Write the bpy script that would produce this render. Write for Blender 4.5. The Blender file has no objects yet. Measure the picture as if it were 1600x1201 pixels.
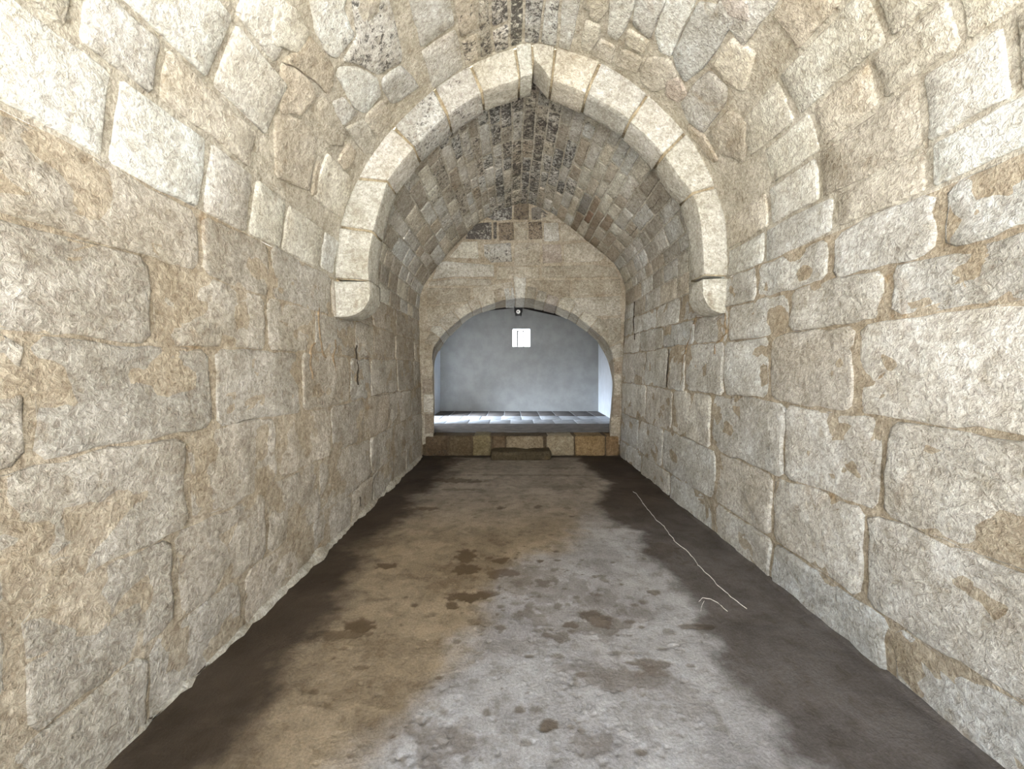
import bpy, math, random
import numpy as np
from mathutils import Vector

# ------------------------------------------------------------------ camera, sky, sun, exposure
SC = bpy.context.scene
COL = SC.collection
F, EYE, HX, HY = 640.0, 1.6, 800.0, 575.0      # focal length in pixels of a 1600 wide frame, eye height, vanishing point
cam_d = bpy.data.cameras.new('camera')
cam = bpy.data.objects.new('camera', cam_d)
COL.objects.link(cam)
cam.location = (0, 0, EYE)
cam.rotation_euler = (math.pi / 2, 0, 0)
cam_d.sensor_fit = 'HORIZONTAL'
cam_d.sensor_width = 36.0
cam_d.lens = 36.0 * F / 1600.0
cam_d.shift_x = 0.0
cam_d.shift_y = (HY - 600.5) / 1600.0
cam_d.clip_start = 0.05
SC.camera = cam

world = bpy.data.worlds.new('sky')
SC.world = world
world.use_nodes = True
bg = world.node_tree.nodes['Background']
wt = world.node_tree
w_geo = wt.nodes.new('ShaderNodeTexCoord')
w_sep = wt.nodes.new('ShaderNodeSeparateXYZ')
wt.links.new(w_geo.outputs['Generated'], w_sep.inputs[0])
w_rmp = wt.nodes.new('ShaderNodeValToRGB')            # hazy summer sky: pale horizon, bluer zenith
w_rmp.color_ramp.elements[0].position = 0.0
w_rmp.color_ramp.elements[0].color = (1.0, 1.0, 1.0, 1)
w_rmp.color_ramp.elements[1].position = 0.9
w_rmp.color_ramp.elements[1].color = (0.36, 0.47, 0.62, 1)
wt.links.new(w_sep.outputs['Z'], w_rmp.inputs[0])
wt.links.new(w_rmp.outputs[0], bg.inputs['Color'])
bg.inputs['Strength'].default_value = 7.0

sun_d = bpy.data.lights.new('sun', 'SUN')
sun_d.energy = 75.0
sun_d.angle = math.radians(0.6)
sun_d.color = (1.0, 0.96, 0.90)
sun = bpy.data.objects.new('sun', sun_d)
COL.objects.link(sun)
sun.rotation_euler = Vector((0.34, 0.05, -1.0)).to_track_quat('-Z', 'Y').to_euler()

door_d = bpy.data.lights.new('doorway_daylight', 'AREA')   # hazy daylight entering by the rear room's side doorway, under its eaves
door_d.shape = 'RECTANGLE'
door_d.size, door_d.size_y = 1.36, 1.72
door_d.energy = 62.0
door_d.spread = math.radians(62)
door_d.color = (0.78, 0.88, 1.0)
door_l = bpy.data.objects.new('doorway_daylight', door_d)
COL.objects.link(door_l)
door_l.location = (-2.47, 9.77, 1.26)
door_l.rotation_euler = Vector((1.0, 0.34, -0.56)).to_track_quat('-Z', 'Y').to_euler()

vs = SC.view_settings
vs.view_transform = 'Standard'
vs.look = 'None'
vs.gamma = 1.0
vs.use_curve_mapping = False
vs.exposure = 0.42
SC.cycles.max_bounces = 12
SC.cycles.diffuse_bounces = 8
SC.cycles.use_denoising = True

# ------------------------------------------------------------------ numeric helpers
rng = random.Random(7)


def hash3(ix, iy, iz):
    n = (ix * 374761393 + iy * 668265263 + iz * 1440662683) & 0xFFFFFFFF
    n = ((n ^ (n >> 13)) * 1274126177) & 0xFFFFFFFF
    n = (n ^ (n >> 16)) & 0xFFFFFFFF
    return n.astype(np.float64) / 2147483647.5 - 1.0


def vnoise(p):
    p = np.asarray(p, float)
    f = np.floor(p)
    i = f.astype(np.int64)
    w = p - f
    w = w * w * (3 - 2 * w)
    out = 0
    for a in (0, 1):
        wa = w[:, 0] if a else 1 - w[:, 0]
        for b in (0, 1):
            wb = w[:, 1] if b else 1 - w[:, 1]
            for c in (0, 1):
                wc = w[:, 2] if c else 1 - w[:, 2]
                out = out + wa * wb * wc * hash3(i[:, 0] + a, i[:, 1] + b, i[:, 2] + c)
    return out


def fbm(p, octaves=4, gain=0.5):
    p = np.asarray(p, float)
    out, amp, tot = 0, 1.0, 0.0
    for k in range(octaves):
        out = out + amp * vnoise(p * (2.03 ** k) + 17.3 * k)
        tot += amp
        amp *= gain
    return out / tot


def smooth(a, b, x):
    t = np.clip((x - a) / (b - a), 0, 1)
    return t * t * (3 - 2 * t)


def spline(pts, n):
    """Catmull-Rom through pts, resampled to n points of equal arc length."""
    P = np.array(pts, float)
    P = np.vstack([2 * P[0] - P[1], P, 2 * P[-1] - P[-2]])
    out = []
    for i in range(1, len(P) - 2):
        for t in np.linspace(0, 1, 24, endpoint=False):
            a, b, c, d = P[i - 1], P[i], P[i + 1], P[i + 2]
            out.append(0.5 * (2 * b + (c - a) * t + (2 * a - 5 * b + 4 * c - d) * t * t + (3 * b - a - 3 * c + d) * t ** 3))
    out.append(P[-2])
    out = np.array(out)
    return resample(out, n)


def resample(Q, n, closed=False):
    Q = np.asarray(Q, float)
    if closed:
        Q = np.vstack([Q, Q[:1]])
    d = np.concatenate([[0], np.cumsum(np.linalg.norm(np.diff(Q, axis=0), axis=1))])
    t = np.linspace(0, d[-1], n + 1)[:-1] if closed else np.linspace(0, d[-1], n)
    return np.stack([np.interp(t, d, Q[:, k]) for k in range(Q.shape[1])], 1)


def plength(Q):
    return float(np.sum(np.linalg.norm(np.diff(np.asarray(Q), axis=0), axis=1)))


def on_plane(px, py, y):
    """The point of the vertical plane Y = y seen at a place in the photograph: (X, Z)."""
    return ((px - HX) * y / F, EYE + (HY - py) * y / F)


def on_ground(px, py, z=0.0):
    y = F * (EYE - z) / (py - HY)
    return ((px - HX) * y / F, y)


# ------------------------------------------------------------------ object helpers
def new_mesh(name, verts, faces, mat=None, parent=None, smooth_shade=True, local=True):
    verts = np.asarray(verts, float)
    o_loc = verts.mean(axis=0) if local else np.zeros(3)
    me = bpy.data.meshes.new(name)
    me.from_pydata((verts - o_loc).tolist(), [], faces)
    if smooth_shade:
        me.polygons.foreach_set('use_smooth', [True] * len(me.polygons))
    me.update()
    if mat:
        me.materials.append(mat)
    o = bpy.data.objects.new(name, me)
    COL.objects.link(o)
    if parent is not None:
        o.parent = parent
        o.location = Vector(o_loc) - Vector(parent['_at'])
    else:
        o.location = o_loc
    o['_at'] = [float(x) for x in o_loc]
    return o


def tag(o, label=None, cat=None, group=None, kind=None):
    if label:
        o['label'] = label
    if cat:
        o['category'] = cat
    if group:
        o['group'] = group
    if kind:
        o['kind'] = kind
    return o


def thing(name, loc, label, cat, group=None):
    o = bpy.data.objects.new(name, None)
    o.empty_display_size = 0.1
    COL.objects.link(o)
    o.location = loc
    o['_at'] = [float(x) for x in loc]
    return tag(o, label, cat, group)


def structure(name, verts, faces, mat, label, cat, smooth_shade=True):
    o = new_mesh(name, verts, faces, mat, None, smooth_shade, local=False)
    return tag(o, label, cat, None, 'structure')


class MB:
    """Collects shapes into one mesh."""

    def __init__(self):
        self.v, self.f = [], []

    def add(self, verts, faces):
        b = len(self.v)
        self.v += [tuple(map(float, p)) for p in verts]
        self.f += [tuple(i + b for i in f) for f in faces]
        return self

    def box(self, x0, x1, y0, y1, z0, z1):
        v = [(x, y, z) for x in (x0, x1) for y in (y0, y1) for z in (z0, z1)]
        return self.add(v, [(0, 1, 3, 2), (4, 6, 7, 5), (0, 4, 5, 1), (2, 3, 7, 6), (0, 2, 6, 4), (1, 5, 7, 3)])

    def tube(self, a, b, r0, r1, n=16, caps=True):
        a, b = Vector(a), Vector(b)
        z = (b - a).normalized()
        x = z.orthogonal().normalized()
        y = z.cross(x)
        v = []
        for c, r in ((a, r0), (b, r1)):
            for k in range(n):
                t = 2 * math.pi * k / n
                v.append(c + x * (r * math.cos(t)) + y * (r * math.sin(t)))
        f = [(k, (k + 1) % n, n + (k + 1) % n, n + k) for k in range(n)]
        if caps:
            f += [tuple(range(n - 1, -1, -1)), tuple(range(n, 2 * n))]
        return self.add(v, f)

    def build(self, name, mat, parent=None, smooth_shade=False):
        return new_mesh(name, self.v, self.f, mat, parent, smooth_shade)


def rounded_block(L, R, D, bev, seg=(5, 4, 4)):
    """Unit of a dressed stone: surface points (a, r, d) of a box of size L x R x D with rounded arrises, and its faces."""
    ax = []
    for s, n in zip((L, R, D), seg):
        b = min(bev, s * 0.3)
        ax.append(np.concatenate([[0], np.linspace(b * 0.9, s - b * 0.9, n), [s]]))
    na, nr, nd = (len(x) for x in ax)
    idx, V, Fc = {}, [], []

    def vid(i, j, k):
        key = (i, j, k)
        if key not in idx:
            idx[key] = len(V)
            V.append((ax[0][i], ax[1][j], ax[2][k]))
        return idx[key]
    for j in range(nr - 1):
        for k in range(nd - 1):
            Fc.append((vid(0, j, k), vid(0, j, k + 1), vid(0, j + 1, k + 1), vid(0, j + 1, k)))
            Fc.append((vid(na - 1, j, k), vid(na - 1, j + 1, k), vid(na - 1, j + 1, k + 1), vid(na - 1, j, k + 1)))
    for i in range(na - 1):
        for k in range(nd - 1):
            Fc.append((vid(i, 0, k), vid(i + 1, 0, k), vid(i + 1, 0, k + 1), vid(i, 0, k + 1)))
            Fc.append((vid(i, nr - 1, k), vid(i, nr - 1, k + 1), vid(i + 1, nr - 1, k + 1), vid(i + 1, nr - 1, k)))
        for j in range(nr - 1):
            Fc.append((vid(i, j, 0), vid(i, j + 1, 0), vid(i + 1, j + 1, 0), vid(i + 1, j, 0)))
            Fc.append((vid(i, j, nd - 1), vid(i + 1, j, nd - 1), vid(i + 1, j + 1, nd - 1), vid(i, j + 1, nd - 1)))
    V = np.array(V, float)
    S = np.array([L, R, D])
    b = np.minimum(bev, S * 0.3)
    inner = np.clip(V, b, S - b)
    d = V - inner
    ln = np.linalg.norm(d, axis=1, keepdims=True)
    bb = np.min(b)
    V = np.where(ln > 1e-9, inner + d / np.maximum(ln, 1e-9) * np.minimum(ln, bb), V)
    return V, Fc


# ------------------------------------------------------------------ materials
def mat_new(name):
    m = bpy.data.materials.new(name)
    m.use_nodes = True
    nt = m.node_tree
    return m, nt, nt.nodes['Principled BSDF']


def N(nt, kind, **kw):
    n = nt.nodes.new(kind)
    for k, v in kw.items():
        if k in ('operation', 'blend_type', 'data_type', 'feature', 'distance', 'noise_dimensions', 'attribute_name', 'attribute_type', 'use_clamp', 'clamp_factor'):
            setattr(n, k, v)
        else:
            n.inputs[k.replace('_', ' ')].default_value = v
    return n


def noise(nt, pos, scale, detail=4.0, rough=0.55, dist=0.0):
    n = nt.nodes.new('ShaderNodeTexNoise')
    n.inputs['Scale'].default_value = scale
    n.inputs['Detail'].default_value = detail
    n.inputs['Roughness'].default_value = rough
    n.inputs['Distortion'].default_value = dist
    nt.links.new(pos, n.inputs['Vector'])
    return n.outputs['Fac']


def ramp(nt, fac, a, b, lo=0.0, hi=1.0):
    n = nt.nodes.new('ShaderNodeMapRange')
    n.interpolation_type = 'SMOOTHSTEP'
    for k, v in (('From Min', a), ('From Max', b), ('To Min', lo), ('To Max', hi)):
        if isinstance(v, (int, float)):
            n.inputs[k].default_value = v
        else:
            nt.links.new(v, n.inputs[k])
    nt.links.new(fac, n.inputs['Value'])
    return n.outputs['Result']


def math_(nt, op, a, b=None):
    n = nt.nodes.new('ShaderNodeMath')
    n.operation = op
    for i, v in enumerate((a, b)):
        if v is None:
            continue
        if isinstance(v, (int, float)):
            n.inputs[i].default_value = v
        else:
            nt.links.new(v, n.inputs[i])
    return n.outputs[0]


def mix(nt, fac, a, b, blend='MIX'):
    n = nt.nodes.new('ShaderNodeMix')
    n.data_type = 'RGBA'
    n.blend_type = blend
    for sock, v in ((n.inputs[0], fac), (n.inputs[6], a), (n.inputs[7], b)):
        if isinstance(v, (int, float)):
            sock.default_value = v
        elif isinstance(v, tuple):
            sock.default_value = (*v, 1) if len(v) == 3 else v
        else:
            nt.links.new(v, sock)
    return n.outputs[2]


def grey(nt, v):
    c = nt.nodes.new('ShaderNodeCombineColor')
    for i in range(3):
        nt.links.new(v, c.inputs[i])
    return c.outputs[0]


def stone_material(name, tint=None, rust=0.35, bump=1.0, pits=0.5):
    """Weathered limestone; without a tint it takes each stone's own colour (object colour, alpha = amount of black lichen)."""
    m, nt, b = mat_new(name)
    geo = nt.nodes.new('ShaderNodeNewGeometry')
    pos = geo.outputs['Position']
    if tint is None:
        oi = nt.nodes.new('ShaderNodeObjectInfo')
        col, lich = oi.outputs['Color'], oi.outputs['Alpha']
    else:
        col, lich = tint[:3], tint[3]
    big = noise(nt, pos, 2.6, 5, 0.6, 0.4)
    mid = noise(nt, pos, 13.0, 6, 0.65, 0.3)
    fine = noise(nt, pos, 34.0, 6, 0.7, 0.9)
    grain = noise(nt, pos, 150.0, 3, 0.7)
    c = mix(nt, ramp(nt, big, 0.3, 0.7), col, mix(nt, 1.0, col, (0.74, 0.71, 0.66), 'MULTIPLY'))
    c = mix(nt, ramp(nt, mid, 0.42, 0.66, 0, 0.85), c, mix(nt, 1.0, c, (1.25, 1.27, 1.31), 'MULTIPLY'))
    c = mix(nt, ramp(nt, mid, 0.44, 0.30, 0, 0.6), c, mix(nt, 1.0, c, (0.70, 0.64, 0.55), 'MULTIPLY'))
    r = noise(nt, pos, 3.7, 4, 0.6, 0.8)
    r2 = noise(nt, pos, 1.1, 2, 0.5)
    c = mix(nt, math_(nt, 'MULTIPLY', ramp(nt, r, 0.60, 0.74, 0, rust), ramp(nt, r2, 0.42, 0.6)), c, (0.36, 0.235, 0.12))
    c = mix(nt, ramp(nt, fine, 0.30, 0.72, 0.0, 1.0), mix(nt, 1.0, c, (0.60, 0.58, 0.55), 'MULTIPLY'), mix(nt, 1.0, c, (1.20, 1.25, 1.25), 'MULTIPLY'))
    # black crust: speckles whose density follows the stone's own amount
    sp = noise(nt, pos, 24.0, 6, 0.8, 0.5)
    dens = noise(nt, pos, 5.0, 3, 0.6)
    thr = math_(nt, 'ADD', math_(nt, 'MULTIPLY', lich, 0.42), math_(nt, 'MULTIPLY', math_(nt, 'SUBTRACT', dens, 0.5), 0.30)) if not isinstance(lich, float) else math_(nt, 'ADD', lich * 0.42, math_(nt, 'MULTIPLY', math_(nt, 'SUBTRACT', dens, 0.5), 0.30))
    edge = math_(nt, 'ADD', thr, 0.24)
    lm = ramp(nt, math_(nt, 'SUBTRACT', edge, sp), -0.05, 0.05, 0, 0.88)
    c = mix(nt, lm, c, (0.055, 0.05, 0.047))
    nt.links.new(c, b.inputs['Base Color'])
    b.inputs['Roughness'].default_value = 0.92
    b.inputs['Specular IOR Level'].default_value = 0.15
    vor = nt.nodes.new('ShaderNodeTexVoronoi')
    vor.inputs['Scale'].default_value = 48.0
    nt.links.new(pos, vor.inputs['Vector'])
    pit = ramp(nt, vor.outputs['Distance'], 0.05, 0.5)
    h = math_(nt, 'ADD', math_(nt, 'MULTIPLY', mid, 1.1), math_(nt, 'ADD', math_(nt, 'MULTIPLY', fine, 0.9), math_(nt, 'MULTIPLY', grain, 0.28)))
    h = math_(nt, 'ADD', h, math_(nt, 'MULTIPLY', pit, 0.25 * pits))
    bp = nt.nodes.new('ShaderNodeBump')
    bp.inputs['Strength'].default_value = 1.0
    bp.inputs['Distance'].default_value = 0.024 * bump
    nt.links.new(h, bp.inputs['Height'])
    nt.links.new(bp.outputs[0], b.inputs['Normal'])
    return m


def plain_material(name, col, rough=0.8, bump=0.0, scale=8.0, var=0.12, metal=0.0, spec=0.3):
    m, nt, b = mat_new(name)
    geo = nt.nodes.new('ShaderNodeNewGeometry')
    pos = geo.outputs['Position']
    a = noise(nt, pos, scale, 6, 0.6)
    c = mix(nt, ramp(nt, a, 0.3, 0.7), tuple(x * (1 - var) for x in col), tuple(min(1, x * (1 + var)) for x in col))
    nt.links.new(c, b.inputs['Base Color'])
    b.inputs['Roughness'].default_value = rough
    b.inputs['Metallic'].default_value = metal
    b.inputs['Specular IOR Level'].default_value = spec
    if bump:
        bp = nt.nodes.new('ShaderNodeBump')
        bp.inputs['Distance'].default_value = bump
        nt.links.new(noise(nt, pos, scale * 6, 5, 0.65), bp.inputs['Height'])
        nt.links.new(bp.outputs[0], b.inputs['Normal'])
    return m


M_STONE = stone_material('limestone')
M_DRESSED = stone_material('dressed_limestone', bump=0.55, rust=0.2, pits=0.3)
M_MORTAR = stone_material('lime_mortar', (0.535, 0.495, 0.425, 0.0), rust=0.12, bump=0.7)
M_POINTING = stone_material('grey_pointing', (0.57, 0.54, 0.475, 0.34), rust=0.2, bump=0.7)
M_RIBMORTAR = stone_material('tan_rib_mortar', (0.40, 0.335, 0.235, 0.0), rust=0.3, bump=0.6)
M_ENDMORTAR = stone_material('brown_end_wall_mortar', (0.475, 0.415, 0.335, 0.0), rust=0.35, bump=0.8)
M_WALLMORTAR = stone_material('brown_wall_mortar', (0.47, 0.40, 0.31, 0.0), rust=0.8, bump=0.8)
M_RENDER = plain_material('grey_cement_render', (0.32, 0.33, 0.33), 0.85, 0.004, 3.0, 0.10)
M_WHITE = plain_material('white_limewash', (0.68, 0.73, 0.80), 0.8, 0.003, 4.0, 0.05)
M_DARKWOOD = plain_material('dark_stained_wood', (0.018, 0.013, 0.010), 0.8, 0.003, 12.0, 0.3)
M_BLACK = plain_material('black_metal', (0.012, 0.012, 0.013), 0.45, 0.0, 20.0, 0.1)
M_IRON = plain_material('grey_iron', (0.10, 0.10, 0.10), 0.6, 0.0, 20.0, 0.2)
M_LENS = plain_material('white_lens', (0.85, 0.86, 0.85), 0.25, 0.0, 30.0, 0.02, 0.0, 0.5)
M_SLAB = plain_material('blue_grey_paving', (0.42, 0.44, 0.47), 0.45, 0.004, 6.0, 0.2)
M_SALT = plain_material('white_salt_vein', (0.72, 0.69, 0.64), 0.9, 0.003, 40.0, 0.15)
M_CRACK = plain_material('dark_open_crack', (0.05, 0.038, 0.026), 0.95, 0.0, 40.0, 0.3)
M_SOIL = plain_material('pale_outdoor_ground', (0.56, 0.535, 0.49), 0.95, 0.01, 3.0, 0.15)

# ------------------------------------------------------------------ the tunnel's inner surface
Y_NEAR, Y_RIB0, Y_RIB1, Y_END, Y_BACK = -0.9, 3.91, 4.23, 7.47, 8.5
NEAR_V = [(-1.70, 2.5), (-1.672, 2.70), (-1.62, 3.005), (-1.53, 3.27), (-1.362, 3.585), (-1.10, 3.93), (-0.74, 4.265), (-0.403, 4.49), (0.0, 4.65),
          (0.183, 4.69), (0.41, 4.655), (0.855, 4.50), (1.289, 4.208), (1.65, 3.848), (1.894, 3.43), (2.03, 3.0), (2.055, 2.70), (2.052, 2.5)]
FAR_V = [(-1.70, 2.5), (-1.70, 2.70), (-1.665, 2.978), (-1.53, 3.235), (-1.238, 3.609), (-0.92, 3.96), (-0.56, 4.286), (-0.117, 4.52), (0.234, 4.60), (0.584, 4.50),
         (0.90, 4.29), (1.495, 3.82), (1.869, 3.504), (2.05, 3.13), (2.075, 2.80), (2.055, 2.5)]
LW, RW = [(-1.6314, -0.1), (-1.70, 2.5)], [(2.052, 2.5), (1.9584, -0.1)]
n_v = spline(NEAR_V, 600)
S_W, S_V = 2.6, plength(n_v)
S_TOT = 2 * S_W + S_V
PROF_N = np.vstack([resample(LW, 251)[:-1], n_v, resample(RW, 251)[1:]])
PROF_F = np.vstack([resample(LW, 251)[:-1], spline(FAR_V, 600), resample([(2.055, 2.5), (1.9584, -0.1)], 251)[1:]])
IDX_S = np.concatenate([np.linspace(0, S_W, 251)[:-1], np.linspace(S_W, S_W + S_V, 600), np.linspace(S_W + S_V, S_TOT, 251)[1:]])
S_CROWN = S_W + S_V * 0.5


def prof(s, y):
    w = np.clip((y - Y_RIB1) / (Y_END - Y_RIB1), 0, 1)
    k = np.interp(s, IDX_S, np.arange(len(IDX_S)))
    i = np.clip(np.floor(k).astype(int), 0, len(IDX_S) - 2)
    f = (k - i)[:, None]
    a = PROF_N[i] * (1 - f) + PROF_N[i + 1] * f
    b = PROF_F[i] * (1 - f) + PROF_F[i + 1] * f
    return a * (1 - w)[:, None] + b * w[:, None]


def tunnel(u, v, h):
    """Point of the tunnel's inner surface: u = metres along the section from the left floor edge, v = depth Y, h = height above the surface towards the room."""
    u, v, h = (np.asarray(x, float) for x in (u, v, h))
    p = prof(u, v)
    e = 0.03
    d = prof(np.clip(u + e, 0, S_TOT), v) - prof(np.clip(u - e, 0, S_TOT), v)
    d /= np.linalg.norm(d, axis=1, keepdims=True)
    n = np.stack([d[:, 1], -d[:, 0]], 1)
    q = p + n * h[:, None]
    return np.stack([q[:, 0], v, q[:, 1]], 1)


def endwall(u, v, h):
    u, v, h = (np.asarray(x, float) for x in (u, v, h))
    return np.stack([u, Y_END - h, v], 1)


_gs, _gy = np.meshgrid(np.arange(0, S_TOT, 0.012), np.arange(1.2, 3.96, 0.012), indexing='ij')
_gs, _gy = _gs.ravel(), _gy.ravel()
_gp = tunnel(_gs, _gy, np.zeros_like(_gs))
_gx, _gz = HX + F * _gp[:, 0] / _gy, HY - F * (_gp[:, 2] - EYE) / _gy


def on_near(px, py):
    k = np.argmin((_gx - px) ** 2 + (_gz - py) ** 2)
    return float(_gs[k]), float(_gy[k])


def grid_surface(us, vs_, surf, amp=0.006, sc=5.0, base=0.0):
    U, V = np.meshgrid(us, vs_, indexing='ij')
    u, v = U.ravel(), V.ravel()
    p0 = surf(u, v, np.zeros_like(u))
    h = fbm(p0 * sc, 4) * amp * 2 + fbm(p0 * sc * 5 + 9, 2) * amp + base
    p = surf(u, v, h)
    n, m = len(us), len(vs_)
    faces = [(i * m + j, i * m + j + 1, (i + 1) * m + j + 1, (i + 1) * m + j) for i in range(n - 1) for j in range(m - 1)]
    return p, faces


# ------------------------------------------------------------------ stones
PAL = {'cream': (0.74, 0.695, 0.595), 'white': (0.80, 0.78, 0.725), 'grey': (0.67, 0.655, 0.62), 'beige': (0.62, 0.56, 0.465), 'tan': (0.56, 0.49, 0.385),
       'brown': (0.38, 0.305, 0.225), 'rust': (0.30, 0.20, 0.14), 'dark': (0.32, 0.30, 0.275), 'pink': (0.60, 0.52, 0.46), 'wall': (0.52, 0.455, 0.37), 'wall2': (0.505, 0.455, 0.385),
       'wall3': (0.54, 0.47, 0.38), 'wallr': (0.66, 0.63, 0.58), 'wallr2': (0.64, 0.62, 0.585), 'wallr3': (0.65, 0.605, 0.535)}


PAL = {k: tuple(c * 0.78 + (0.3 * v[0] + 0.6 * v[1] + 0.1 * v[2]) * 0.22 for c in v) for k, v in PAL.items()}


def tinted(o, col, lich=0.0, jit=0.10, r=rng):
    k = 1 + r.uniform(-jit, jit)
    w = r.uniform(-0.025, 0.025)
    o.color = (col[0] * k * (1 + w), col[1] * k, col[2] * k * (1 - w), lich)
    return o


def stone_geo(poly, surf, proud=0.012, bev=0.014, nb=18, amp=0.006, seed=0, rings=(0.45,), wob=0.008, deep=0.03, grow=0.0, knock=0.014, tilt=0.02):
    P = np.array(poly, float)
    Q = []
    n = len(P)
    for i in range(n):                                   # knock the corners off
        a, b, c = P[i - 1], P[i], P[(i + 1) % n]
        la, lc = np.linalg.norm(a - b), np.linalg.norm(c - b)
        k = min(knock, 0.25 * min(la, lc))
        Q += [b + (a - b) / max(la, 1e-6) * k, b + (c - b) / max(lc, 1e-6) * k]
    Q = np.array(Q)
    per = np.linalg.norm(np.roll(Q, -1, 0) - Q, axis=1)
    R = []
    for i in range(len(Q)):                              # keep the corners, split the long edges
        m_ = max(1, int(round(per[i] / per.sum() * nb)))
        R += [Q[i] + (Q[(i + 1) % len(Q)] - Q[i]) * t for t in np.arange(m_) / m_]
    R = np.array(R)
    nb = len(R)
    c = R.mean(axis=0)
    if grow:
        d = R - c
        R = R + d / np.maximum(np.linalg.norm(d, axis=1, keepdims=True), 1e-6) * grow
    d = R - c
    ln = np.linalg.norm(d, axis=1, keepdims=True)
    q = np.concatenate([R * 9.0, np.full((nb, 1), seed * 3.1)], 1)
    R = R + d / np.maximum(ln, 1e-6) * (fbm(q, 3)[:, None] * wob * 2)
    d = R - c
    ln = np.linalg.norm(d, axis=1, keepdims=True)
    layers = [(R, -deep), (R, proud * 0.15)]
    for k, hh in ((0.4, 0.75), (1.0, 1.0)):
        layers.append((R - d / np.maximum(ln, 1e-6) * np.minimum(bev * k, ln * 0.4), proud * hh))
    inner = layers[-1][0] - c
    for k in rings:
        layers.append((c + inner * k, proud * 1.05))
    layers.append((c[None, :], proud * 1.05))
    U = np.concatenate([l[0] for l in layers])
    H = np.concatenate([np.full(len(l[0]), l[1]) for l in layers])
    face = np.arange(len(U)) >= 2 * nb
    r = random.Random(seed)
    tu, tv = r.uniform(-1, 1) * tilt, r.uniform(-1, 1) * tilt
    nz = fbm(np.concatenate([U * 5.5, np.full((len(U), 1), seed * 1.7)], 1), 3)
    H = H + face * (nz * amp * 2 + (U[:, 0] - c[0]) * tu + (U[:, 1] - c[1]) * tv)
    V = surf(U[:, 0], U[:, 1], H)
    faces = []
    L = len(layers) - 1
    for k in range(L - 1):
        for i in range(nb):
            j = (i + 1) % nb
            faces.append((k * nb + i, k * nb + j, (k + 1) * nb + j, (k + 1) * nb + i))
    t = L * nb
    for i in range(nb):
        faces.append(((L - 1) * nb + i, (L - 1) * nb + (i + 1) % nb, t))
    a = V[faces[-1][1]] - V[faces[-1][0]]
    b = V[t] - V[faces[-1][0]]
    if np.dot(np.cross(a, b), surf(c[:1], c[1:2], [0.1])[0] - surf(c[:1], c[1:2], [0.0])[0]) < 0:
        faces = [f[::-1] for f in faces]
    return V, faces


_seed = [0]


def lay(parent, poly, surf, col, lich=0.0, mat=None, name='stone', **kw):
    _seed[0] += 1
    V, fc = stone_geo(poly, surf, seed=_seed[0], **kw)
    o = new_mesh(name, V, fc, mat or M_STONE, parent)
    return tinted(o, col, lich)


def courses(bounds, v0, v1, lengths, joint=0.02, fixed=None, jit=0.02, r=rng, wave=0.012):
    """Quads (with bent edges) of a coursed masonry between successive u bounds."""
    out = []
    for ci in range(len(bounds) - 1):
        a, b = bounds[ci], bounds[ci + 1]
        if fixed and ci in fixed:
            cuts = fixed[ci]
        else:
            cuts = [v0]
            first = True
            while cuts[-1] < v1 - 1e-6:
                l = r.uniform(*lengths) * (r.uniform(0.4, 1.0) if first else 1)
                first = False
                nx = cuts[-1] + l
                if v1 - nx < lengths[0] * 0.6:
                    nx = v1
                cuts.append(nx)
        for k in range(len(cuts) - 1):
            p, q = cuts[k] + joint / 2, cuts[k + 1] - joint / 2
            su = 1 if b > a else -1
            u0, u1 = a + su * joint / 2, b - su * joint / 2
            ph = ci * 1.7
            w = lambda v, z: wave * math.sin(v * 2.1 + z * 3.3) + wave * 0.6 * math.sin(v * 5.3 + z * 1.9)
            j = lambda: r.uniform(-jit, jit)
            m = (p + q) / 2
            out.append((ci, k, [(u0 + w(p, ci), p + abs(j())), (u0 + w(m, ci), m), (u0 + w(q, ci), q - abs(j())), (u1 + w(q, ci + 1), q - abs(j())),
                               (u1 + w(m, ci + 1), m), (u1 + w(p, ci + 1), p + abs(j()))]))
    return out


# ------------------------------------------------------------------ structure: side walls
SPL, SPR = 2.56, S_TOT - 2.56                           # where wall courses give way to the vault
ys_all = np.arange(Y_NEAR, Y_END + 0.031, 0.06)
v, f = grid_surface(np.linspace(0, SPL, 44), ys_all, tunnel, 0.006)
wall_left = structure('wall_left', v, f, M_WALLMORTAR, 'long rough limestone wall with brown joints below the springing, on the side of the warm-tinted floor', 'wall')
v, f = grid_surface(np.linspace(SPR, S_TOT, 44), ys_all, tunnel, 0.006)
wall_right = structure('wall_right', v, f, M_WALLMORTAR, 'long paler greyish limestone wall beside the broad dark damp floor strip', 'wall')

left_bounds = [0.03, 0.44, 0.90, 1.36, 1.82, 2.20, SPL]
left_fixed = {1: [0.55, 1.35, 2.0, 2.75, 3.5, 4.75, 5.7, 6.55, Y_END], 2: [0.4, 1.2, 2.1, 2.9, 3.75, 4.6, 5.5, 6.7, Y_END]}
for ci, k, poly in courses(left_bounds, 0.5, Y_END, (0.6, 1.15), 0.014, left_fixed, 0.025):
    col = PAL[rng.choice(['wall', 'wall', 'wall2', 'wall3'])]
    lay(wall_left, poly, tunnel, col, 0.06, proud=0.006, nb=30, amp=0.013, rings=(0.8, 0.6, 0.4, 0.2), bev=0.02, wob=0.016, knock=0.04)
rb = [0.03, 0.40, 0.90, 1.44, 1.96, 2.26, 2.56]
right_bounds = [S_TOT - b for b in rb]
right_fixed = {1: [0.6, 1.5, 2.3, 3.1, 3.97, 5.38, 6.4, Y_END], 2: [0.5, 1.3, 2.2, 3.0, 4.1, 5.1, 6.1, Y_END], 3: [0.5, 1.4, 2.4, 3.2, 3.9, 4.75, 5.3, 6.2, Y_END],
               4: [0.6, 1.5, 2.2, 3.0, 3.85, 4.55, 5.5, 6.5, Y_END]}
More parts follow.
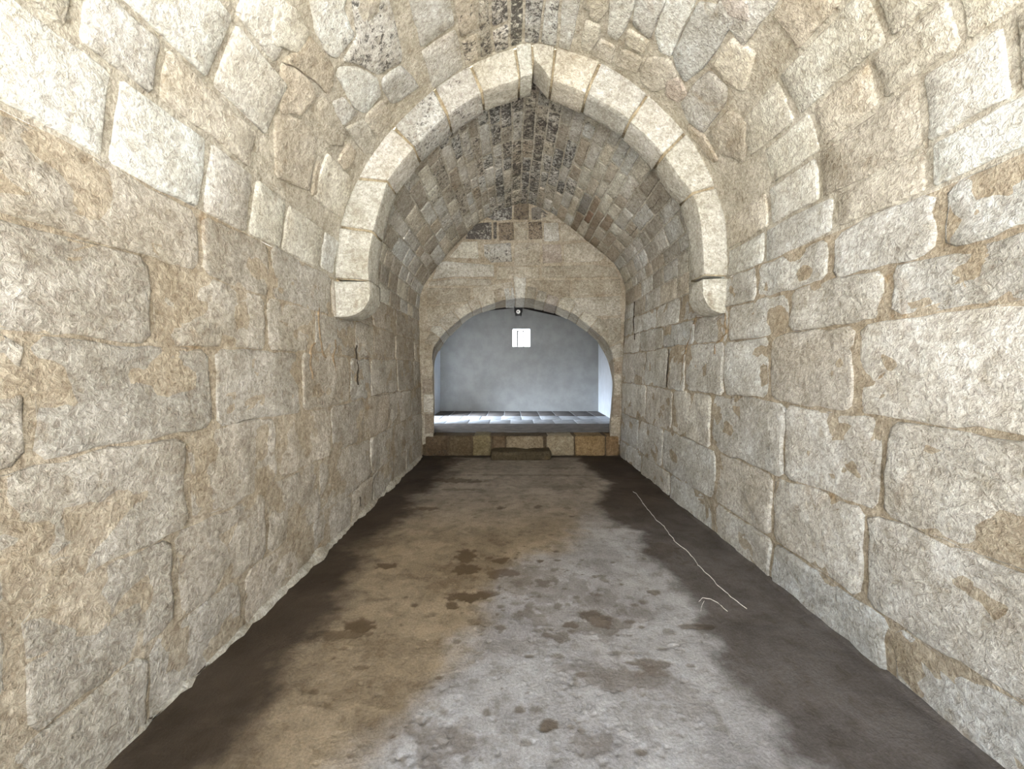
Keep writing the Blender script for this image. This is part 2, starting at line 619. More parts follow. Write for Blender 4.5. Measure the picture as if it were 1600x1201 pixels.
for ci, k, poly in courses(right_bounds, 0.5, Y_END, (0.6, 1.15), 0.014, right_fixed, 0.025):
    col = PAL[rng.choice(['wallr', 'wallr', 'wallr2', 'wallr3'])]
    lay(wall_right, poly, tunnel, col, 0.05, proud=0.010, nb=30, amp=0.013, rings=(0.8, 0.6, 0.4, 0.2), bev=0.02, wob=0.016, knock=0.04)

# ------------------------------------------------------------------ structure: vault in two bays
v, f = grid_surface(np.linspace(SPL, SPR, 120), np.arange(Y_NEAR, Y_RIB0 + 0.1, 0.06), tunnel, 0.005)
ceiling = structure('ceiling', v, f, M_MORTAR, 'barrel vault of pale mortared limestone on this side of the projecting rib', 'vault')
v, f = grid_surface(np.linspace(SPL, SPR, 120), np.linspace(Y_RIB0 + 0.1, Y_END + 0.03, 60), tunnel, 0.005)
ceiling_rear = structure('ceiling_rear', v, f, M_POINTING, 'darker barrel vault of narrow limestone courses between the rib and the end wall', 'vault')

# near bay: the stones one can pick out beside the rib, (crop coordinates over four, colour, black crust)
T1 = [([(-150, 0), (0, 60), (75, 200), (40, 290), (0, 310), (-150, 260)], 'cream', 0.0),
      ([(75, -60), (320, -60), (290, 60), (365, 215), (250, 360), (190, 320), (130, 190)], 'white', 0.35),
      ([(345, -60), (560, -60), (580, 20), (660, 320), (650, 380), (510, 465), (400, 395), (300, 375), (385, 225)], 'grey', 0.45),
      ([(270, 420), (390, 420), (500, 492), (532, 590), (430, 705), (370, 680), (255, 470)], 'white', 0.3),
      ([(545, 495), (655, 410), (720, 475), (765, 540), (640, 630), (600, 640), (545, 545)], 'grey', 0.2),
      ([(235, 640), (300, 612), (370, 700), (290, 780), (240, 700)], 'grey', 0.3),
      ([(435, 725), (540, 625), (582, 700), (585, 755), (510, 845), (445, 765)], 'beige', 0.08),
      ([(0, 325), (80, 230), (190, 345), (232, 425), (228, 545), (195, 590), (105, 495), (0, 420), (-90, 380)], 'tan', 0.0),
      ([(-90, 400), (0, 435), (95, 520), (115, 600), (20, 715), (-100, 700)], 'beige', 0.0),
      ([(135, 655), (190, 620), (225, 640), (310, 850), (280, 910), (195, 895), (150, 800)], 'tan', 0.05),
      ([(310, 800), (425, 745), (495, 855), (480, 950), (425, 955), (380, 885)], 'beige', 0.0),
      ([(330, 890), (368, 940), (350, 1020), (300, 1055), (260, 1008)], 'tan', 0.1),
      ([(198, 965), (280, 1068), (335, 1100), (330, 1220), (285, 1360), (115, 1245), (150, 1080)], 'cream', 0.0),
      ([(-130, 720), (0, 735), (80, 795), (125, 880), (108, 1000), (80, 1190), (-130, 1100)], 'beige', 0.1),
      ([(122, 1010), (148, 1020), (122, 1200), (92, 1220)], 'tan', 0.0)]
T2 = [([(490, -60), (605, -60), (598, 60), (545, 125), (492, 100)], 'cream', 0.0),
      ([(465, 125), (548, 165), (538, 230), (490, 320), (432, 298)], 'cream', 0.0),
      ([(622, -60), (780, -60), (765, 40), (715, 170), (660, 240), (602, 200), (612, 60)], 'white', 0.0),
      ([(728, 178), (855, 252), (830, 330), (715, 272)], 'cream', 0.05),
      ([(565, 245), (648, 292), (618, 395), (505, 340), (540, 255)], 'beige', 0.0),
      ([(690, 305), (815, 358), (780, 465), (655, 400)], 'beige', 0.05),
      ([(800, -60), (970, -60), (960, 10), (912, 110), (866, 232), (752, 152)], 'grey', 0.12),
      ([(990, -60), (1160, -60), (1140, 20), (1055, 200), (996, 348), (925, 318), (905, 200)], 'white', 0.08),
      ([(1170, 20), (1300, 40), (1345, 110), (1400, 120), (1345, 205), (1200, 415), (1090, 510), (1035, 430), (1015, 340), (1085, 180)], 'grey', 0.15),
      ([(855, 355), (995, 372), (1030, 470), (950, 545), (865, 575), (795, 485)], 'beige', 0.05),
      ([(968, 495), (1040, 485), (1095, 590), (1040, 635), (968, 595)], 'pink', 0.3),
      ([(1165, 505), (1240, 445), (1345, 545), (1340, 640), (1205, 825), (1105, 755), (1060, 650)], 'grey', 0.12),
      ([(1265, 405), (1375, 240), (1520, 330), (1460, 560), (1353, 520)], 'cream', 0.0),
      ([(1240, 830), (1353, 690), (1480, 760), (1450, 1010), (1300, 960)], 'beige', 0.0),
      ([(1105, 775), (1200, 840), (1290, 1000), (1260, 1010), (1120, 850)], 'tan', 0.0),
      ([(1310, -60), (1480, -60), (1500, 120), (1360, 85), (1310, 30)], 'pink', 0.0)]
for tr, ox in ((T1, 462.0), (T2, 800.0)):
    for pts, c, li in tr:
        q = [on_near(ox + x / 4.003, y / 4.003) for x, y in pts]
        lay(ceiling, q, tunnel, PAL[c], li, proud=0.018, nb=28, amp=0.006, rings=(0.75, 0.5, 0.25), bev=0.012, wob=0.006, grow=0.010, tilt=0.006)

# the remaining courses of the near bay
near_b = [SPL]
while near_b[-1] < SPR - 0.2:
    d = abs(near_b[-1] - S_CROWN)
    near_b.append(near_b[-1] + (rng.uniform(0.135, 0.175) if d < 0.95 else rng.uniform(0.26, 0.40)))
near_b[-1] = SPR
for ci, k, poly in courses(near_b, 0.9, Y_RIB0 - 0.01, (0.35, 0.75), 0.03, None, 0.015):
    P = np.array(poly)
    bb = [(P[:, 0].min() * (1 - a) + P[:, 0].max() * a, P[:, 1].min() * (1 - b) + P[:, 1].max() * b) for a in (0, 0.5, 1) for b in (0, 0.25, 0.5, 0.75, 1)]
    w = tunnel([x[0] for x in bb], [x[1] for x in bb], np.zeros(len(bb)))
    px, py = HX + F * w[:, 0] / w[:, 1], HY - F * (w[:, 2] - EYE) / w[:, 1]
    hit = ((px > 430) & (px < 606 + 0.45 * py) | (px > 912) & (px < 1180)) & (py > -14) & (py < 345)
    cu, cv = P.mean(axis=0)
    if hit.mean() > 0.34:
        continue
    d = abs(cu - S_CROWN)
    lich = float(np.clip(0.72 - d * 0.5 + rng.uniform(-0.2, 0.12), 0.03, 0.75)) if cu < S_CROWN + 0.25 else 0.12
    col = PAL[rng.choice(['grey', 'grey', 'cream', 'beige'])] if d < 1.2 else PAL[rng.choice(['cream', 'white', 'beige', 'grey'])]
    lay(ceiling, poly, tunnel, col, lich, proud=0.014, nb=18, amp=0.006, bev=0.011, tilt=0.008)

# far bay: narrow courses
far_b = [SPL]
while far_b[-1] < SPR - 0.1:
    d = abs(far_b[-1] - S_CROWN)
    far_b.append(far_b[-1] + (rng.uniform(0.125, 0.165) if d < 1.3 else rng.uniform(0.17, 0.26)))
far_b[-1] = SPR
far_stones = courses(far_b, Y_RIB1 + 0.02, Y_END - 0.005, (0.28, 0.66), 0.024, None, 0.014, rng, 0.007)
far_stones.sort(key=lambda t: np.array(t[2])[:, 1].mean())
rest = MB()
for n_, (ci, k, poly) in enumerate(far_stones):
    P = np.array(poly)
    cu, cv = P.mean(axis=0)
    d = cu - S_CROWN
    if d < 0:
        lich = 0.66 + d * 0.2 + rng.uniform(-0.22, 0.15)
    else:
        lich = 0.68 - d * 0.62 + rng.uniform(-0.15, 0.15)
    col = PAL[rng.choice(['grey', 'beige', 'grey', 'wall', 'wall2', 'cream'])]
    if 0.05 < d < 0.75 and 5.0 < cv < 6.7 and rng.random() < 0.5:
        col, lich = PAL['grey'], rng.uniform(0.62, 0.78)
    if 1.0 < d < 1.7 and cv > 6.2:
        col, lich = PAL[rng.choice(['brown', 'brown', 'dark', 'tan', 'beige', 'rust'])], 0.25
    lich = float(np.clip(lich, 0.05, 0.66))
    if n_ < 298:
        lay(ceiling_rear, poly, tunnel, col, lich, proud=0.012, nb=16, amp=0.008, wob=0.008, bev=0.011)
    else:
        _seed[0] += 1
        V, fc = stone_geo(poly, tunnel, seed=_seed[0], proud=0.012, nb=12, amp=0.007, wob=0.009)
        rest.add(V, fc)
if rest.v:
    o = rest.build('small_stones', M_STONE, ceiling_rear, True)
    o.color = (*PAL['beige'], 0.3)
    o['kind'] = 'stuff'

# ------------------------------------------------------------------ the projecting rib: one arch of voussoirs on two corbels
INNER = [(594, 470), (593, 447), (592, 425), (596, 395), (604, 357), (612, 330), (624, 299), (662, 252), (702, 212), (757, 175), (800, 160), (832, 151), (858, 158), (910, 180), (970, 217),
         (1015, 260), (1040, 297), (1060, 322), (1071, 357), (1076, 407), (1077, 435), (1077, 470)]
OUTER = [(529, 500), (529, 435), (532, 355), (547, 305), (577, 250), (613, 195), (682, 140), (735, 101), (800, 74), (831, 66), (867, 76), (938, 100), (1011, 148), (1069, 207), (1112, 275), (1134, 350), (1139, 435), (1139, 490)]
c_in = spline([on_plane(*p, Y_RIB1) for p in INNER], 600)
c_out = spline([on_plane(*p, Y_RIB0) for p in OUTER], 600)
JOINTS = [((530, 436), (593, 450)), ((532, 355), (598, 377)), ((556, 276), (611, 299)), ((613, 197), (657, 255)), ((682, 142), (708, 210)), ((737, 103), (757, 175)), ((805, 74), (811, 158)),
          ((831, 66), (831, 150)), ((867, 78), (858, 158)), ((937, 100), (908, 178)), ((1011, 150), (971, 217)), ((1069, 209), (1020, 265)), ((1125, 290), (1061, 322)), ((1139, 432), (1077, 440))]


def nearest(curve, p):
    return int(np.argmin(np.sum((curve - np.array(p)) ** 2, axis=1)))


jo = [nearest(c_out, on_plane(*a, Y_RIB0)) for a, b in JOINTS]
ji = [nearest(c_in, on_plane(*b, Y_RIB1)) for a, b in JOINTS]
arch = thing('stone_arch', (0.2, 4.07, 2.1), 'projecting round arch of large cream voussoirs crossing the vault on two corbels', 'arch')


def arch_point(t_out, t_in, r, y):
    """r = 0 on the underside, 1 on the outer curve."""
    o = np.stack([np.interp(t_out, np.arange(600), c_out[:, k]) for k in (0, 1)], 1)
    i = np.stack([np.interp(t_in, np.arange(600), c_in[:, k]) for k in (0, 1)], 1)
    q = i + (o - i) * r[:, None]
    return np.stack([q[:, 0], y, q[:, 1]], 1)


VCOL = [('cream', 0.02), ('cream', 0.0), ('white', 0.0), ('grey', 0.42), ('grey', 0.35), ('cream', 0.05), ('cream', 0.0), ('cream', 0.0), ('cream', 0.12), ('white', 0.05), ('white', 0.0), ('cream', 0.0), ('cream', 0.0)]
mort = MB()
for k in range(len(JOINTS) - 1):
    o0, o1, i0, i1 = jo[k], jo[k + 1], ji[k], ji[k + 1]
    L = plength(c_in[i0:i1 + 1])
    V, fc = rounded_block(1.0, 1.0, 1.0, 0.035, (7, 5, 5))
    a, r, d = V[:, 0], V[:, 1], V[:, 2]
    gap = (0.008 if k in (6, 7) else 0.012) / L
    a2 = gap + a * (1 - 2 * gap)
    lift = rng.uniform(-0.012, 0.012)
    if k == 7:
        lift = 0.02
    rr = lift + r * (1.12 - lift)
    y = Y_RIB0 + rng.uniform(-0.012, 0.012) + d * (Y_RIB1 - Y_RIB0)
    P = arch_point(o0 + a2 * (o1 - o0), i0 + a2 * (i1 - i0), rr, y)
    nz = fbm(P * 7.0 + k * 5.1, 3)
    out = P - P.mean(axis=0)
    out /= np.linalg.norm(out, axis=1, keepdims=True)
    P = P + out * (nz * 0.010)[:, None]
    if k == 7:                                           # the chipped keystone: a corner of its underside is missing
        ch = np.clip(1 - r * 1.6, 0, 1) * np.clip(1 - a / 0.9, 0, 1)
        P[:, 2] += ch * 0.13
    o = new_mesh('voussoir', P, fc, M_DRESSED, arch)
    tinted(o, tuple(x * 0.69 for x in PAL[VCOL[k][0]]), VCOL[k][1], 0.05)
    if k == 7:
        o['label'] = 'keystone with a chipped lower corner'
n = 120
aa = np.linspace(0, 1, n)
to, ti = jo[0] + aa * (jo[-1] - jo[0]), ji[0] + aa * (ji[-1] - ji[0])
n = 400
aa = np.linspace(0, 1, n)
to, ti = jo[0] + aa * (jo[-1] - jo[0]), ji[0] + aa * (ji[-1] - ji[0])
k7 = (ti - ji[7]) / (ji[8] - ji[7])
r_low = np.where((k7 > -0.05) & (k7 < 0.8), 0.45, 0.05)
ring = [arch_point(to, ti, r_low if r is None else np.full(n, r), np.full(n, y)) for r, y in ((None, Y_RIB0 + 0.016), (None, Y_RIB1 - 0.012), (1.1, Y_RIB1 - 0.012), (1.1, Y_RIB0 + 0.016))]
Vm = np.concatenate(ring)
fm = [(q * n + i, q * n + i + 1, ((q + 1) % 4) * n + i + 1, ((q + 1) % 4) * n + i) for q in range(4) for i in range(n - 1)]
new_mesh('mortar', Vm, fm, M_RIBMORTAR, arch)


def corbel(side):
    """The lowest block of the arch with its rounded underside."""
    if side < 0:
        x_in, x_w, z_top, z_bot = -1.355, -1.75, on_plane(0, 438, Y_RIB0)[1], on_plane(0, 495, Y_RIB0)[1]
    else:
        x_in, x_w, z_top, z_bot = 1.822, 2.12, on_plane(0, 434, Y_RIB0)[1], on_plane(0, 489, Y_RIB0)[1]
    w, h = abs(x_w - x_in), z_top - z_bot - 0.008
    V, fc = rounded_block(1, 1, 1, 0.03, (8, 7, 5))
    x, z, d = V[:, 0], V[:, 1], V[:, 2]                  # x: 0 at the nose, 1 in the wall
    drop = np.sqrt(np.clip(1 - np.clip((0.62 - x) / 0.62, 0, 1) ** 2, 0.0, 1))     # quarter-round nose
    zz = z_top - 0.008 - (1 - z) * h * (0.36 + 0.64 * drop)
    xx = x_in + (x_w - x_in) * x
    P = np.stack([xx, Y_RIB0 - 0.004 + d * (Y_RIB1 - Y_RIB0), zz], 1)
    nz = fbm(P * 7 + side * 9, 3)
    out = P - P.mean(axis=0)
    out /= np.linalg.norm(out, axis=1, keepdims=True)
    P = P + out * (nz * 0.008)[:, None]
    if side > 0:
        fc = [q[::-1] for q in fc]
    o = new_mesh('corbel', P, fc, M_DRESSED, arch)
    tinted(o, tuple(x * 0.69 for x in PAL['cream']), 0.04 if side < 0 else 0.08, 0.03)


corbel(-1)
corbel(1)

# ------------------------------------------------------------------ end wall with the arched opening
FRONT = [(677, 690), (677, 640), (675, 600), (674, 566), (678, 540), (685, 530), (698, 515), (719, 498), (737, 487), (752, 480), (775, 472), (806, 465), (827, 466), (851, 471), (872, 478), (892, 487), (905, 496),
         (923, 510), (939, 524), (952, 540), (958, 560), (960, 590), (958, 631), (954, 665), (953, 690)]
BACKC = [(677, 690), (679, 640), (678.5, 600), (679, 566), (688, 544), (705, 522), (725, 504), (743, 492), (770, 483), (791, 480), (806, 480), (827, 481), (847, 484), (867, 489), (885, 497), (905, 509), (928, 527),
         (939, 543), (948, 559), (954, 580), (957, 600), (955, 631), (952, 665), (951, 690)]
cf = spline([on_plane(*p, Y_END) for p in FRONT], 160)
cb = spline([on_plane(*p, Y_BACK) for p in BACKC], 160)
Z_SILL = 0.374
cf[:, 1] = np.maximum(cf[:, 1], 0.30)
cb[:, 1] = np.maximum(cb[:, 1], 0.30)
# outer outline: the tunnel's section, each point matched to the opening by angle about a common centre
C0 = np.array([0.2, 1.15])
sec = prof(np.linspace(0, S_TOT, 500), np.full(500, Y_END))
sec = np.vstack([[(-1.75, -0.05)], sec + (sec - C0) * 0.04, [(2.08, -0.05)]])
sa = np.unwrap(np.arctan2(sec[:, 1] - C0[1], sec[:, 0] - C0[0]))
fa = np.unwrap(np.arctan2(cf[:, 1] - C0[1], cf[:, 0] - C0[0]))
if sa[0] < 0:
    sa += 2 * math.pi
if fa[0] < 0:
    fa += 2 * math.pi
oc = np.stack([np.interp(-fa, -sa, sec[:, k]) for k in (0, 1)], 1)
NV, NR = 160, 26
V, fc = [], []
for j in range(NR + 1):
    q = cf + (oc - cf) * (j / NR)
    V += [(x, Y_END + 0.004, z) for x, z in q]
for j in range(NR):
    for i in range(NV - 1):
        fc.append((j * NV + i, j * NV + i + 1, (j + 1) * NV + i + 1, (j + 1) * NV + i))
V = np.array(V)
V[:, 1] += fbm(V * 5, 4) * 0.012
b0 = len(V)
ND = 10
S = []
for j in range(ND + 1):
    t = j / ND
    q = cf + (cb - cf) * t
    S += [(x, Y_END + 0.004 + (Y_BACK - Y_END) * t, z) for x, z in q]
S = np.array(S)
fc += [(b0 + j * NV + i, b0 + (j + 1) * NV + i, b0 + (j + 1) * NV + i + 1, b0 + j * NV + i + 1) for j in range(ND) for i in range(NV - 1)]
b1 = b0 + len(S)
bx = np.vstack([[cb[0, 0] - 0.8, 0.0], [2.8, 0.0]])
O2 = C0 + (cb - C0) * 2.6
B = np.concatenate([[(x, Y_BACK, z) for x, z in cb], [(x, Y_BACK, max(z, -0.1)) for x, z in O2]])
fc += [(b1 + i, b1 + NV + i, b1 + NV + i + 1, b1 + i + 1) for i in range(NV - 1)]
V = np.concatenate([V, S, B])
wall_back = structure('wall_back', V, fc, M_ENDMORTAR, 'brown end wall of the tunnel pierced by a wide low arch', 'wall')

# stones above the arch, traced (x, y) in the photograph
E = [([(803, 316), (826, 316), (826, 343), (803, 343)], 'brown', 0.3), ([(830, 325), (842, 323), (860, 338), (840, 343), (831, 343)], 'dark', 0.3), ([(845, 331), (880, 334), (905, 350), (845, 345)], 'beige', 0.05),
     ([(752, 335), (800, 318), (800, 343), (772, 344)], 'grey', 0.45),
     ([(727, 373), (737, 350), (768, 347), (768, 374)], 'grey', 0.5), ([(771, 347), (776, 347), (776, 373), (771, 373)], 'dark', 0.4),
     ([(779, 348), (802, 347), (803, 375), (780, 376)], 'brown', 0.3), ([(804.5, 347), (823, 347), (824, 374), (805, 375)], 'tan', 0.25), ([(825.5, 347), (846, 346), (848, 373), (826, 374)], 'brown', 0.35), ([(850, 348), (872, 348), (874, 376), (850, 377)], 'grey', 0.15), ([(876, 350), (905, 352), (925, 374), (877, 376)], 'beige', 0.05),
     ([(702, 402), (722, 378), (746, 377), (748, 404)], 'cream', 0.1), ([(756, 382), (798, 379), (800, 408), (768, 410), (757, 400)], 'grey', 0.3), ([(804, 380), (843, 379), (844, 414), (804, 415)], 'beige', 0.2),
     ([(848, 382), (876, 382), (878, 410), (848, 411)], 'pink', 0.2), ([(881, 382), (926, 378), (944, 402), (938, 408), (881, 410)], 'beige', 0.02),
     ([(685, 412), (695, 408), (771, 414), (772, 432), (712, 432), (676, 436)], 'white', 0.04), ([(672, 440), (712, 435), (766, 436), (768, 446), (668, 446)], 'beige', 0.08),
     ([(776, 416), (842, 418), (842, 434), (776, 436)], 'beige', 0.1), ([(846, 416), (935, 414), (962, 420), (966, 432), (846, 434)], 'tan', 0.0),
     ([(668, 450), (735, 450), (733, 470), (668, 476)], 'tan', 0.1), ([(739, 450), (800, 440), (800, 462), (770, 466), (742, 472)], 'beige', 0.05),
     ([(828, 438), (890, 438), (890, 466), (870, 468), (828, 462)], 'tan', 0.05), ([(894, 438), (968, 436), (970, 458), (896, 462)], 'tan', 0.02),
     ([(894, 466), (968, 462), (970, 492), (925, 494), (905, 484)], 'beige', 0.0), ([(668, 480), (725, 474), (722, 488), (690, 510), (668, 510)], 'tan', 0.1),
     ([(935, 500), (970, 496), (970, 530), (952, 530)], 'tan', 0.05)]
for pts, c, li in E:
    q = [on_plane(x, y, Y_END) for x, y in pts]
    lay(wall_back, q, endwall, tuple(x * 0.86 for x in PAL[c]), li * 1.4 + 0.06, proud=0.012, nb=18, amp=0.007, wob=0.006, bev=0.012)
# voussoirs of the low arch: each runs through the thickness of the wall
VF = [(678, 541), (686, 529), (698, 515), (719, 498), (737, 487), (752, 480), (775, 472), (790, 468.5), (806, 465.5), (821, 465), (835, 467), (851, 471), (872, 478), (892, 487), (905, 496), (923, 510), (939, 524), (952, 540), (958, 560)]
vi = [nearest(cf, on_plane(*p, Y_END)) for p in VF]
VC = ['tan', 'cream', 'beige', 'cream', 'beige', 'cream', 'tan', 'grey', 'white', 'tan', 'beige', 'pink', 'cream', 'beige', 'cream', 'tan', 'tan', 'beige']
for k in range(len(vi) - 1):
    i0, i1 = vi[k], vi[k + 1]
    L = plength(cf[i0:i1 + 1])
    R_ = (0.42 if k == 8 else rng.uniform(0.17, 0.25))
    V, fc = rounded_block(1, 1, 1, 0.06, (4, 3, 5))
    a, r, d = V[:, 0], V[:, 1], V[:, 2]
    g = 0.007 / L
    t = i0 + (g + a * (1 - 2 * g)) * (i1 - i0)
    lift = rng.uniform(0.002, 0.022)
    A = np.stack([np.interp(t, np.arange(160), cf[:, q]) for q in (0, 1)], 1)
    Bq = np.stack([np.interp(t, np.arange(160), cb[:, q]) for q in (0, 1)], 1)
    d2 = -0.016 + d * 1.02
    Q = A + (Bq - A) * d2[:, None]
    i_ = np.clip(t, 1, 158).astype(int)
    tg = cf[i_ + 1] - cf[i_ - 1]
    tg /= np.linalg.norm(tg, axis=1, keepdims=True)
    nrm = np.stack([-tg[:, 1], tg[:, 0]], 1)
    Q = Q + nrm * (r * R_ - lift)[:, None]
    P = np.stack([Q[:, 0], Y_END + d2 * (Y_BACK - Y_END), Q[:, 1]], 1)
    P += (fbm(P * 9 + k, 3) * 0.008)[:, None] * np.array([0.6, 1, 0.6])
    o = new_mesh('voussoir', P, fc, M_STONE, wall_back)
    tinted(o, tuple(x * 0.88 for x in PAL[VC[k]]), 0.14, 0.06)
# jamb stones
for side, xs in ((-1, [(659, 676), (660, 676), (662, 677), (664, 678)]), (1, [(960, 971), (960, 970), (957, 969), (955, 968)])):
    zz = [560, 590, 615, 645, 678] if side < 0 else [564, 585, 618, 650, 678]
    for k in range(4):
        x0, x1 = xs[k]
        q = [on_plane(x0, zz[k] + 1.2, Y_END), on_plane(x1, zz[k] + 1.2, Y_END), on_plane(x1, zz[k + 1] - 1.2, Y_END), on_plane(x0, zz[k + 1] - 1.2, Y_END)]
        lay(wall_back, q, endwall, PAL[['tan', 'brown', 'beige', 'brown'][(k + (side > 0)) % 4]], 0.1, proud=0.012, nb=16, amp=0.008, bev=0.012)
# chipped plaster edge of the jamb that the daylight catches
pe = MB()
rr_ = random.Random(3)
z = on_plane(0, 640, Y_BACK)[1]
z1 = on_plane(0, 574, Y_BACK)[1]
while z < z1:
    h = rr_.uniform(0.04, 0.11)
    x = np.interp(z, cb[:45, 1], cb[:45, 0])
    w = rr_.uniform(0.02, 0.045)
    V, fc = rounded_block(w, 0.06, h, 0.012, (2, 2, 2))
    pe.add(V + np.array([x - w * 0.55, Y_BACK - 0.02, z]), fc)
    z += h * 0.95
pe.build('plaster_edge', M_WHITE, wall_back, True)['label'] = 'broken white plaster edge'

# plinth stones below the opening and the low block in front of it
plinth_m = MB()
plinth_m.box(-1.7, 2.05, Y_END + 0.012, Y_END + 0.5, -0.05, Z_SILL - 0.01)
M_PLINTH = stone_material('dark_brown_plinth_mortar', (0.15, 0.11, 0.07, 0.1), rust=0.3)
o = plinth_m.build('plinth_core', M_PLINTH, wall_back)
PL = [(664, 700, (0.155, 0.11, 0.07), 0.3), (700, 738, (0.175, 0.125, 0.075), 0.25), (738, 768, (0.27, 0.21, 0.115), 0.2), (768, 790, (0.19, 0.13, 0.08), 0.15), (790, 850, (0.37, 0.29, 0.195), 0.08),
      (853, 898, (0.42, 0.35, 0.25), 0.08), (898, 946, (0.35, 0.24, 0.125), 0.05), (946, 968, (0.30, 0.20, 0.11), 0.08)]
for k, (a, b, c, li) in enumerate(PL):
    x0, x1 = (a + 0.8 - HX) * Y_END / F, (b - 0.8 - HX) * Y_END / F
    h = Z_SILL - rng.uniform(0.0, 0.02)
    V, fc = rounded_block(x1 - x0, 0.46, h, 0.035, (5, 5, 5))
    P = V + np.array([x0, Y_END - 0.02 + rng.uniform(-0.012, 0.012), 0.0])
    P += (fbm(P * 6 + k * 3, 3) * 0.016)[:, None] * np.array([0.3, 1, 0.5])
    P[:, 2] = np.maximum(P[:, 2], -0.01)
    tinted(new_mesh('stone', P, fc, M_STONE, wall_back), c, li, 0.05)

# ------------------------------------------------------------------ floor of the tunnel
def floor_axis(a, b, fine, coarse, split):
    return np.concatenate([np.arange(a, split, fine), np.arange(split, b, coarse), [b]])


fx = np.arange(-1.80, 2.14, 0.010)
fy = np.concatenate([np.arange(-1.6, 1.2, 0.06), np.arange(1.2, 2.6, 0.0075), np.arange(2.6, 4.0, 0.011), np.arange(4.0, Y_END + 0.06, 0.022)])
GX, GY = np.meshgrid(fx, fy, indexing='ij')
gx, gy = GX.ravel(), GY.ravel()
P2 = np.stack([gx, gy, np.zeros_like(gx)], 1)
n1 = fbm(P2 * 1.3 + 3, 5, 0.55)
n2 = fbm(P2 * np.array([5.0, 7.0, 1]) + 11, 5, 0.6)
n3 = fbm(P2 * 22 + 5, 4, 0.6)
# damp bands along both walls, with a ragged edge
lb = [(-2, -1.20), (2.2, -1.18), (2.85, -1.18), (3.5, -1.26), (4.2, -1.18), (5.0, -1.22), (5.8, -1.1), (6.4, -1.02), (6.9, -1.1), (7.5, -1.0)]
rbp = [(-2, 1.16), (2.2, 1.16), (2.5, 1.18), (2.9, 1.22), (3.2, 1.2), (3.5, 1.2), (4.0, 1.32), (4.3, 1.06), (4.8, 1.0), (5.3, 1.12), (5.7, 1.26), (6.5, 1.22), (7.5, 1.2)]
le = np.interp(gy, *zip(*lb)) + n1 * 0.22 + n2 * 0.20
re = np.interp(gy, *zip(*rbp)) + n1 * 0.16 + n2 * 0.13
damp_l = smooth(0.24, -0.16, gx - le + n3 * 0.05)
damp_r = smooth(-0.09, 0.12, gx - re + n3 * 0.04) * (0.82 + 0.18 * smooth(3.0, 6.0, gy))
damp_end = smooth(7.22, 7.40, gy + n2 * 0.12) * 0.9
damp = np.maximum(np.maximum(damp_l, damp_r), damp_end)
# footprints and damp patches: place in the photograph's floor, half width and half depth in metres, strength
PATCH = [(728, 868, .10, .11, .75), (728, 888, .075, .06, .85), (785, 875, .09, .05, .75), (790, 895, .10, .06, .7), (738, 932, .10, .05, .85), (768, 928, .05, .04, .6), (706, 933, .03, .03, .7), (707, 944, .035, .03, .7),
         (740, 950, .05, .03, .35), (845, 876, .04, .025, .75), (825, 890, .12, .12, .38), (820, 908, .07, .06, .5), (844, 908, .055, .05, .65), (867, 905, .035, .05, .6), (866, 890, .03, .03, .5), (883, 893, .02, .02, .6),
         (902, 910, .06, .12, .32), (873, 945, .03, .035, .6), (888, 944, .02, .02, .55), (926, 936, .05, .05, .4), (928, 962, .075, .07, .75), (945, 975, .12, .06, .5), (915, 978, .05, .04, .5), (892, 976, .03, .02, .75),
         (845, 968, .06, .06, .42), (825, 952, .03, .09, .5), (810, 963, .045, .03, .55), (784, 980, .03, .025, .6), (853, 990, .025, .02, .65), (878, 994, .05, .04, .6), (742, 970, .035, .02, .4), (955, 970, .06, .05, .4),
         (668, 962, .03, .015, .4), (928, 900, .02, .02, .6), (942, 905, .03, .03, .5), (1010, 1035, .11, .07, .62), (975, 1060, .22, .10, .42), (1015, 1065, .05, .05, .35), (985, 1018, .03, .025, .5), (962, 1022, .05, .03, .35),
         (560, 975, .12, .07, .75), (535, 990, .20, .05, .55), (590, 935, .09, .03, .4), (605, 883, .10, .05, .7), (615, 900, .16, .05, .25), (567, 1040, .04, .02, .45), (490, 1080, .03, .02, .5), (858, 1133, .035, .03, .75),
         (690, 1150, .17, .13, .5), (660, 1160, .05, .05, .2), (720, 1140, .12, .06, .25), (930, 1165, .10, .06, .35), (1020, 1110, .12, .06, .15), (1045, 985, .04, .02, .45), (1078, 978, .10, .02, .55), (1020, 925, .035, .02, .6),
         (690, 750, .45, .10, .6), (745, 752, .12, .06, .6), (720, 765, .25, .05, .45), (820, 742, 1.0, .035, .38), (875, 731, .2, .09, .4), (890, 760, .3, .14, .35), (680, 725, .4, .15, .5), (660, 795, .16, .07, .6), (668, 700, .3, .2, .4),
         (785, 793, .06, .04, .65), (770, 783, .05, .03, .4), (842, 791, .05, .06, .6), (885, 793, .05, .04, .4), (894, 806, .05, .02, .65), (857, 808, .06, .02, .4), (835, 751, .05, .03, .4), (960, 823, .05, .03, .4), (1035, 860, .12, .12, .35),
         (880, 815, .5, .2, .12), (760, 840, .6, .2, .14), (640, 1010, .3, .08, .22), (815, 905, .30, .24, .30), (900, 965, .26, .16, .30), (735, 895, .22, .22, .30), (770, 880, .3, .1, .35), (855, 925, .12, .12, .3), (940, 940, .12, .1, .3), (1000, 960, .1, .08, .25), (800, 1010, .35, .07, .22), (760, 1170, .2, .08, .2), (900, 1040, .12, .05, .25), (560, 1080, .3, .1, .2), (1060, 1090, .14, .1, .22)]
stain = np.zeros_like(gx)
